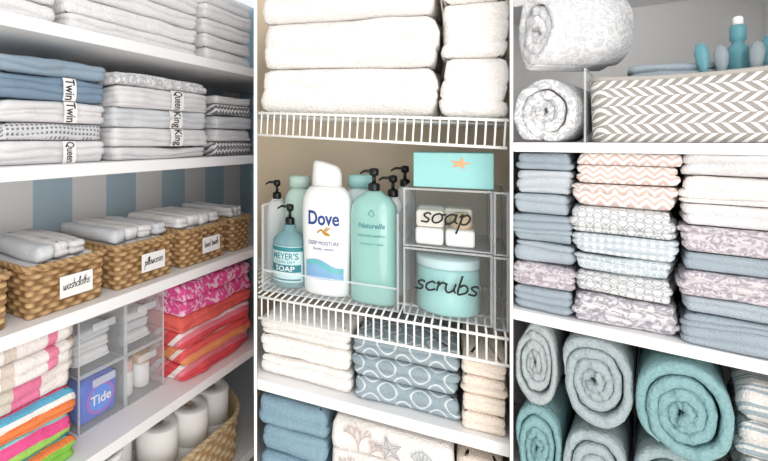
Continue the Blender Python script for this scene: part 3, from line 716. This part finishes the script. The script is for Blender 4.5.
# teal pump bottle
dep=.04; w=wpx(BC,350.5,397.5,dep); a=w/2; b=a*.72; t=BC.t(374,dep+b); H=BC.z(193,374,dep)-BC.z(306,374,dep)
V,Fc=lathe([(0,0),(a*.93,0),(a,.005),(a,H*.80),(a*.96,H*.87),(a*.75,H*.94),(a*.42,H*.98),(a*.32,H),(0,H)],48,1,b/a,2.8)
rt=mk('shampoo_bottle',V,Fc,AQUAB,M=BC.M(t,dep+b,zi),label='glossy aqua shampoo bottle with black pump',cat='bottle')
bb=ybend(a+.0004,b+.0004,2.8)
text('Naturelle',rt,a*1.15,.011,(0,0,H*.70),TEALP,bend=bb,shear=.3,bold=.01); text('MOISTURE SHAMPOO',rt,a*1.2,.0048,(0,0,H*.61),TEALP,bend=bb); text('coconut + aloe',rt,a*1.0,.0045,(0,0,H*.54),TEALP,bend=bb)
strokes([[(p.x,p.y) for p in cat_rom(l)] for l in ([(-.006,H*.80),(0,H*.84),(.006,H*.80),(0,H*.785),(-.006,H*.80)],)],rt,TEALP,.0006,'round_emblem',bend=bb)
pump(rt,H,.012,noz=.03)
def simple_bottle(u,dep,R,H,mat,label,p=True,cap=None,name='lotion_bottle'):
    V,Fc=lathe([(0,0),(R*.95,0),(R,.005),(R,H*.8),(R*.95,H*.88),(R*.75,H*.95),(R*.5,H),(0,H)],32,1,.8,2.4)
    rt=mk(name,V,Fc,mat,M=BC.M(BC.t(u,dep),dep,zi),label=label,cat='bottle')
    if p: pump(rt,H,.011)
    else:
        V,Fc=lathe([(0,H),(R*.7,H),(R*.68,H+.026),(R*.5,H+.03),(0,H+.03)],28,1,.8,2.4); mk('bottle_cap',V,Fc,cap or mat,parent=rt)
simple_bottle(300,.17,.040,.235,plain('pale_mint_plastic','#c9e2d8',.35,.03),'pale mint bottle with round shoulders',False)
simple_bottle(277,.18,.026,.20,PLW,'white lotion bottle with black pump')
simple_bottle(361,.145,.044,.245,plain('white_turquoise_plastic','#dcebeb',.3,.03),'white bottle with aqua flip cap',False,AQUA)
simple_bottle(393,.15,.025,.225,PLW,'white lotion bottle with black pump')
simple_bottle(405,.21,.022,.245,PLW,'white lotion bottle with black pump')
# clear stacked bins
dep=.03; t0,t1=BC.t(404,dep),BC.t(492,dep); w=t1-t0; tm=(t0+t1)/2
hl=BC.z(250,446,dep)-zb-.003; 
lo=acr_bin(BC,tm,dep,zb,w,.24,hl,'clear acrylic bin lettered scrubs with aqua jar')
hu=BC.z(190,446,dep)-(zb+hl+.004)
up=acr_bin(BC,tm,dep,zb+hl+.004,w,.24,hu,'clear acrylic bin lettered soap with white bars')
script('scrubs',lo,w*.72,(0,-.0034,hl*.48),INK,.0020,xh=.0180)
script('soap',up,w*.56,(-.002,-.0034,hu*.52),INK,.0020,xh=.0190)
R=w*.38; V,Fc=lathe([(0,0),(R*.96,0),(R,.004),(R,.088),(R*.9,.093),(0,.093)],48); jr=mk('scrub_jar',V,Fc,AQUA,M=BC.M(tm,dep+R+.010,zb+.0035),label='round aqua scrub jar with pale lid in bin',cat='jar')
V,Fc=lathe([(0,.0935),(R*1.0,.0935),(R*1.02,.096),(R*1.02,.110),(R*.98,.113),(0,.113)],48); mk('jar_lid',V,Fc,PALEL,parent=jr)
CRS=plain('cream_soap','#f0e8dc',.5,.02)
for q,(x,yy,zz) in enumerate(((-.034,.012,0),(-.033,.014,.036),(.022,.014,0),(.018,.066,.036),(.018,.066,0),(-.034,.066,0),(-.034,.066,.036))):
    bevbox('soap_bar',[(-.026,.026,0,.045,0,.0350)],.006,CARD if q%2==0 else CRS,3,M=BC.M(tm+x+.002,dep+yy,zb+hl+.0075+zz),label='white boxed soap bar in clear bin',cat='soap',group='soap bars in clear bin')
V,Fc=lathe([(0,0),(.018,0),(.021,.01),(.019,.024),(.012,.032),(0,.032)],24); mk('natural_sponge',V,Fc,plain('tan_sponge','#e0c8a4',.9,.2),M=BC.M(tm+.026,dep+.038,zb+hl+.0075+.0352),label='small round tan sponge in clear bin',cat='sponge')
# aqua gift box
zt=zb+hl+hu+.0075; bw_=wpx(BC,412,493,dep); hh=BC.z(153,450,dep)-zt
bx=bevbox('soap_box',[(-bw_/2,bw_/2,0,.13,0,hh)],.002,AQUAC,2,M=BC.M(BC.t(452,dep),dep+.008,zt),label='aqua cardboard box with coral starfish emblem',cat='box')
V=[(bw_*.10,-.0008,hh*.70)];Fc=[]
for q in range(20):
    an=q*math.pi/10+.2; rr_=.017*(1 if q%4==0 else (.55 if q%2 else .36)); V.append((V[0][0]+rr_*math.sin(an)*1.2,-.0008,V[0][2]+rr_*math.cos(an)*.75))
Fc=[(0,1+q,1+(q+1)%20) for q in range(20)]; mk('starfish_emblem',V,Fc,ORANGE,parent=bx)
t2,t3=BC.t(494.5,.015),BC.t(508.5,.015)
for lv,(z0,h0) in enumerate(((zb,hl),(zb+hl+.004,hu))):
    acr_bin(BC,(t2+t3)/2,.02,z0,t3-t2,.2,h0,'narrow clear acrylic bin at the end of wire shelf')

# ================================================================ RIGHT CLOSET
zt=-.004
def wr(u0,u1,dep): return BR.t(u1,dep)-BR.t(u0,dep)
h0_=BR.t(514,.01); h1_=BR.t(583,.01)
roll(BR,(h0_+h1_)/2-.004,.006,zt,.074,.20,PATW,'rolled grey and white patterned towel',3.4,(h1_-h0_)/2/.074*.98,-math.radians(6),seed=3,group='rolled towels on upper shelf',start=2)
roll(BR,BR.t(538,.03),.000,zt+.150,.086,.165,PATL,'rolled white towel with faint pattern on another roll',3.6,.68,-math.radians(42),seed=5,group='rolled towels on upper shelf',start=1)
# clear divider between the rolls and the bin
root=empty('shelf_divider',BR.M(BR.t(585,.0),.0,zt),'clear acrylic shelf divider beside rolled towels','divider')
V,Fc=bxs([(-.0012,.0012,.002,.20,.002,.142)]); mk('divider_panel',V,Fc,ACR,smooth=False,parent=root)
V,Fc=bxs([(-.0016,.0016,-.001,.002,.0,.144),(-.0016,.0016,.002,.20,.142,.145),(-.0016,.0016,.002,.20,.0,.002)]); mk('divider_edge',V,Fc,ACRE,smooth=False,parent=root)
# herringbone bin
dep=.012; t0,t1=BR.t(588.5,dep),BR.t(792,dep); w=t1-t0; h=.122; d=.25
root=empty('fabric_bin',BR.M((t0+t1)/2,dep,zt),'grey and white herringbone woven storage bin on shelf','storage bin')
n=160; pts,T=rr(w,d,.03,n); V=[];Fc=[]
lvz=[(0,0),(0,.2),(0,.5),(0,.8),(0,1),(.006,1),(.006,.05)]
sag=lambda x,y: .006*((2*x/w)**2)-.004
for (ins,zf) in lvz:
    for (p,nn) in pts:
        bul=.006*math.sin(math.pi*min(1,zf))*abs(nn[1]); sc=.97+.03*zf
        V.append(((p[0]-nn[0]*ins)*sc,(p[1]-nn[1]*(ins-bul*.6))*sc+d/2,zf*(h+sag(p[0],p[1]))))
for j in range(len(lvz)-1):
    for i in range(n): k_=(i+1)%n; Fc.append((j*n+i,j*n+k_,(j+1)*n+k_,(j+1)*n+i))
Fc.append(tuple(range(n))[::-1]); Fc.append(tuple(range(6*n,7*n)))
mk('bin_body',V,Fc,HERR,parent=root,smooth=True)
V=[];Fc=[]; m=8
for i,(p,nn) in enumerate(pts):
    for q in range(m):
        a=2*math.pi*q/m; R=.0048
        V.append((p[0]-nn[0]*.003+nn[0]*R*math.cos(a),p[1]-nn[1]*.003+nn[1]*R*math.cos(a)+d/2,h+sag(p[0],p[1])+R*math.sin(a)))
for i in range(n):
    k_=(i+1)%n
    for q in range(m): s=(q+1)%m; Fc.append((i*m+q,i*m+s,k_*m+s,k_*m+q))
mk('bin_trim',V,Fc,TRIMW,parent=root)
z0=zt+.007; tc=(t0+t1)/2
for q,(mat,hh) in enumerate(((BG2,.055),(SAGE,.05),(BG2,.034))):
    zz=z0+sum((.0555,.0505)[:q]); towel(BR,tc-.01,dep+.04,zz,w*.50,.17,hh,2,mat,'folded grey-blue cloth in herringbone bin','folded_cloth','towel',amp=.008)
TE=plain('teal_plastic','#5f98a3',.35,.05); GRY=plain('grey_plastic','#8c979d',.4,.05)
V,Fc=lathe([(0,0),(.014,0),(.0148,.004),(.0148,.150),(.0135,.160),(.0080,.166),(.0080,.172),(.0105,.174),(.0105,.196),(.0085,.200),(0,.200)],28)
rt=mk('spray_bottle',V,Fc,TE,M=BR.M(BR.t(738,dep+.06),dep+.06,z0),label='slim teal spray bottle standing in herringbone bin',cat='bottle')
V,Fc=lathe([(0,.201),(.0065,.201),(.0065,.213),(.004,.216),(0,.216)],20); mk('spray_nozzle',V,Fc,PLW,parent=rt,label='small white spray nozzle')
def brush(u,dp,H,mat,tilt,lab):
    a=lathe([(0,0),(.006,0),(.0045,H*.4),(.0042,H*.68),(.0085,H*.80),(.0095,H*.90),(.006,H*.98),(0,H)],20,1,.6)
    o=mk('hair_brush',a[0],a[1],mat,M=BR.M(BR.t(u,dp),dp,z0)@Matrix.Rotation(tilt,4,'Y'),label=lab,cat='brush')
    bevbox('brush_head',[(-.015,.015,-.008,.008,.002,.06)],.005,mat,2,parent=o)
brush(714,dep+.03,.172,TE,-.10,'teal brush handle sticking out of bin'); brush(762,dep+.05,.178,TE,.05,'teal brush handle sticking out of bin'); brush(726,dep+.03,.165,GRY,-.04,'grey brush handle sticking out of bin'); brush(752,dep+.025,.165,GRY,.04,'grey brush handle sticking out of bin')
# middle shelf stacks
Z2=-.36
def lay(cols,tot):
    s=sum(c[0] for c in cols); return [(c[0]/s*tot-.0003,)+tuple(c[1:]) for c in cols]
g='folded sheets on the middle shelf'
stack(BR,513.6,573,.014,Z2,lay([(36,BG2,3,'folded slate blue sheet on middle shelf'),(34,FLL,3,'folded lavender floral sheet'),(30,BG,2,'folded pale blue-grey cotton sheet'),(40,BG2,4,'folded slate blue sheet on middle shelf'),(30,BG,2,'folded pale blue-grey cotton sheet'),(34,BG3,3,'folded pale blue sheet on middle shelf'),(26,BG2,2,'folded slate blue sheet on middle shelf')],.334),.27,g,'folded_sheet','sheet',.007,.001,r=.012)
stack(BR,573,678,.010,Z2,lay([(42,FLG,4,'folded grey floral sheet on middle shelf'),(32,TRG,3,'folded grey lattice patterned sheet'),(24,TRB,2,'folded pale blue lattice sheet'),(28,DOTB,3,'folded pale blue dotted sheet'),(38,TRG,3,'folded grey lattice patterned sheet'),(32,CHEV,2,'folded white sheet with blush chevrons'),(26,CHEV,2,'folded white sheet with blush chevrons'),(18,CHEV,1,'folded white sheet with blush chevrons')],.336),.27,g,'folded_sheet','sheet',.0085,.002)
stack(BR,678.5,790,.006,Z2,lay([(42,BG2,4,'folded slate blue sheet on middle shelf'),(22,BG,2,'folded pale blue-grey cotton sheet'),(36,FLL,3,'folded lavender floral sheet'),(24,BG2,2,'folded slate blue sheet on middle shelf'),(36,FLL,3,'folded lavender floral sheet'),(30,WHITE2,2,'folded white cotton sheet on middle shelf'),(38,WARMW,3,'folded warm white cotton sheet'),(30,WHITE2,2,'folded white cotton sheet on middle shelf')],.336),.27,g,'folded_sheet','sheet',.0085,.003)
# bottom rolls
Z3=-.735; g='rolled bath towels on lower shelf'
for (u0,u1,dp,mat,lab,sd) in ((514,562,.03,TEAL,'rolled aqua bath towel in lower row',11),(563,630,.02,SAGE,'rolled grey bath towel in lower row',12),(631,722,.02,SAGE3,'rolled blue-grey bath towel in lower row',13)):
    w=wr(u0,u1,dp)*1.04; R=.087; roll(BR,(BR.t(u0,dp)+BR.t(u1,dp))/2,dp,Z3+.001,R,.27,mat,lab,3.8,w/2/R,0,seed=sd,group=g,start=sd,e=2.45)
zu=Z3+.173
for (u0,u1,dp,R,mat,lab,sd) in ((513.5,557,.03,.090,SAGE2,'rolled light stone bath towel',21),(558,634,.015,.090,SAGE,'rolled grey bath towel with spiral end',22),(635,737,.0,.090,TEAL,'rolled aqua bath towel with spiral end',23)):
    w=wr(u0,u1,dp)*1.03; roll(BR,(BR.t(u0,dp)+BR.t(u1,dp))/2,dp,zu,R,.27,mat,lab,4.0,w/2/R,0,seed=sd,group=g,start=sd,e=2.35)
stack(BR,741,794,.02,Z3,lay([(1,GSTR,2,'folded cream towel with grey stripes'),(1,GSTR,2,'folded cream towel with grey stripes'),(1,GSTR,1,'folded cream towel with grey stripes'),(1,GSTR,2,'folded cream towel with grey stripes'),(1,GSTR,1,'folded cream towel with grey stripes')],.325),.27,'striped towels beside rolls',amp=.008)
# ================================================================ light
wd=bpy.data.worlds.new('world'); scene.world=wd; wd.use_nodes=True
wd.node_tree.nodes['Background'].inputs[0].default_value=(.985,.99,1,1); wd.node_tree.nodes['Background'].inputs[1].default_value=.96
def area(loc,target,size,e,col):
    l=bpy.data.lights.new('area_light','AREA'); l.shape='DISK'; l.size=size; l.energy=e; l.color=col
    o=bpy.data.objects.new('area_light',l); COL.objects.link(o); o.location=loc
    o.rotation_euler=(Vector(target)-Vector(loc)).to_track_quat('-Z','Y').to_euler()
area((.3,-1.1,2.5),(.3,1.2,1.1),1.3,12,(1,.965,.93))
area((.2,-.8,1.3),(0.5,1.4,1.1),1.4,13,(1,.975,.945))  # added front fill behind the camera, brightens the shelf recesses
area((.2,-.7,.5),(0.5,1.4,.9),1.2,10,(1,.975,.945))  # low front fill, likewise added behind the camera
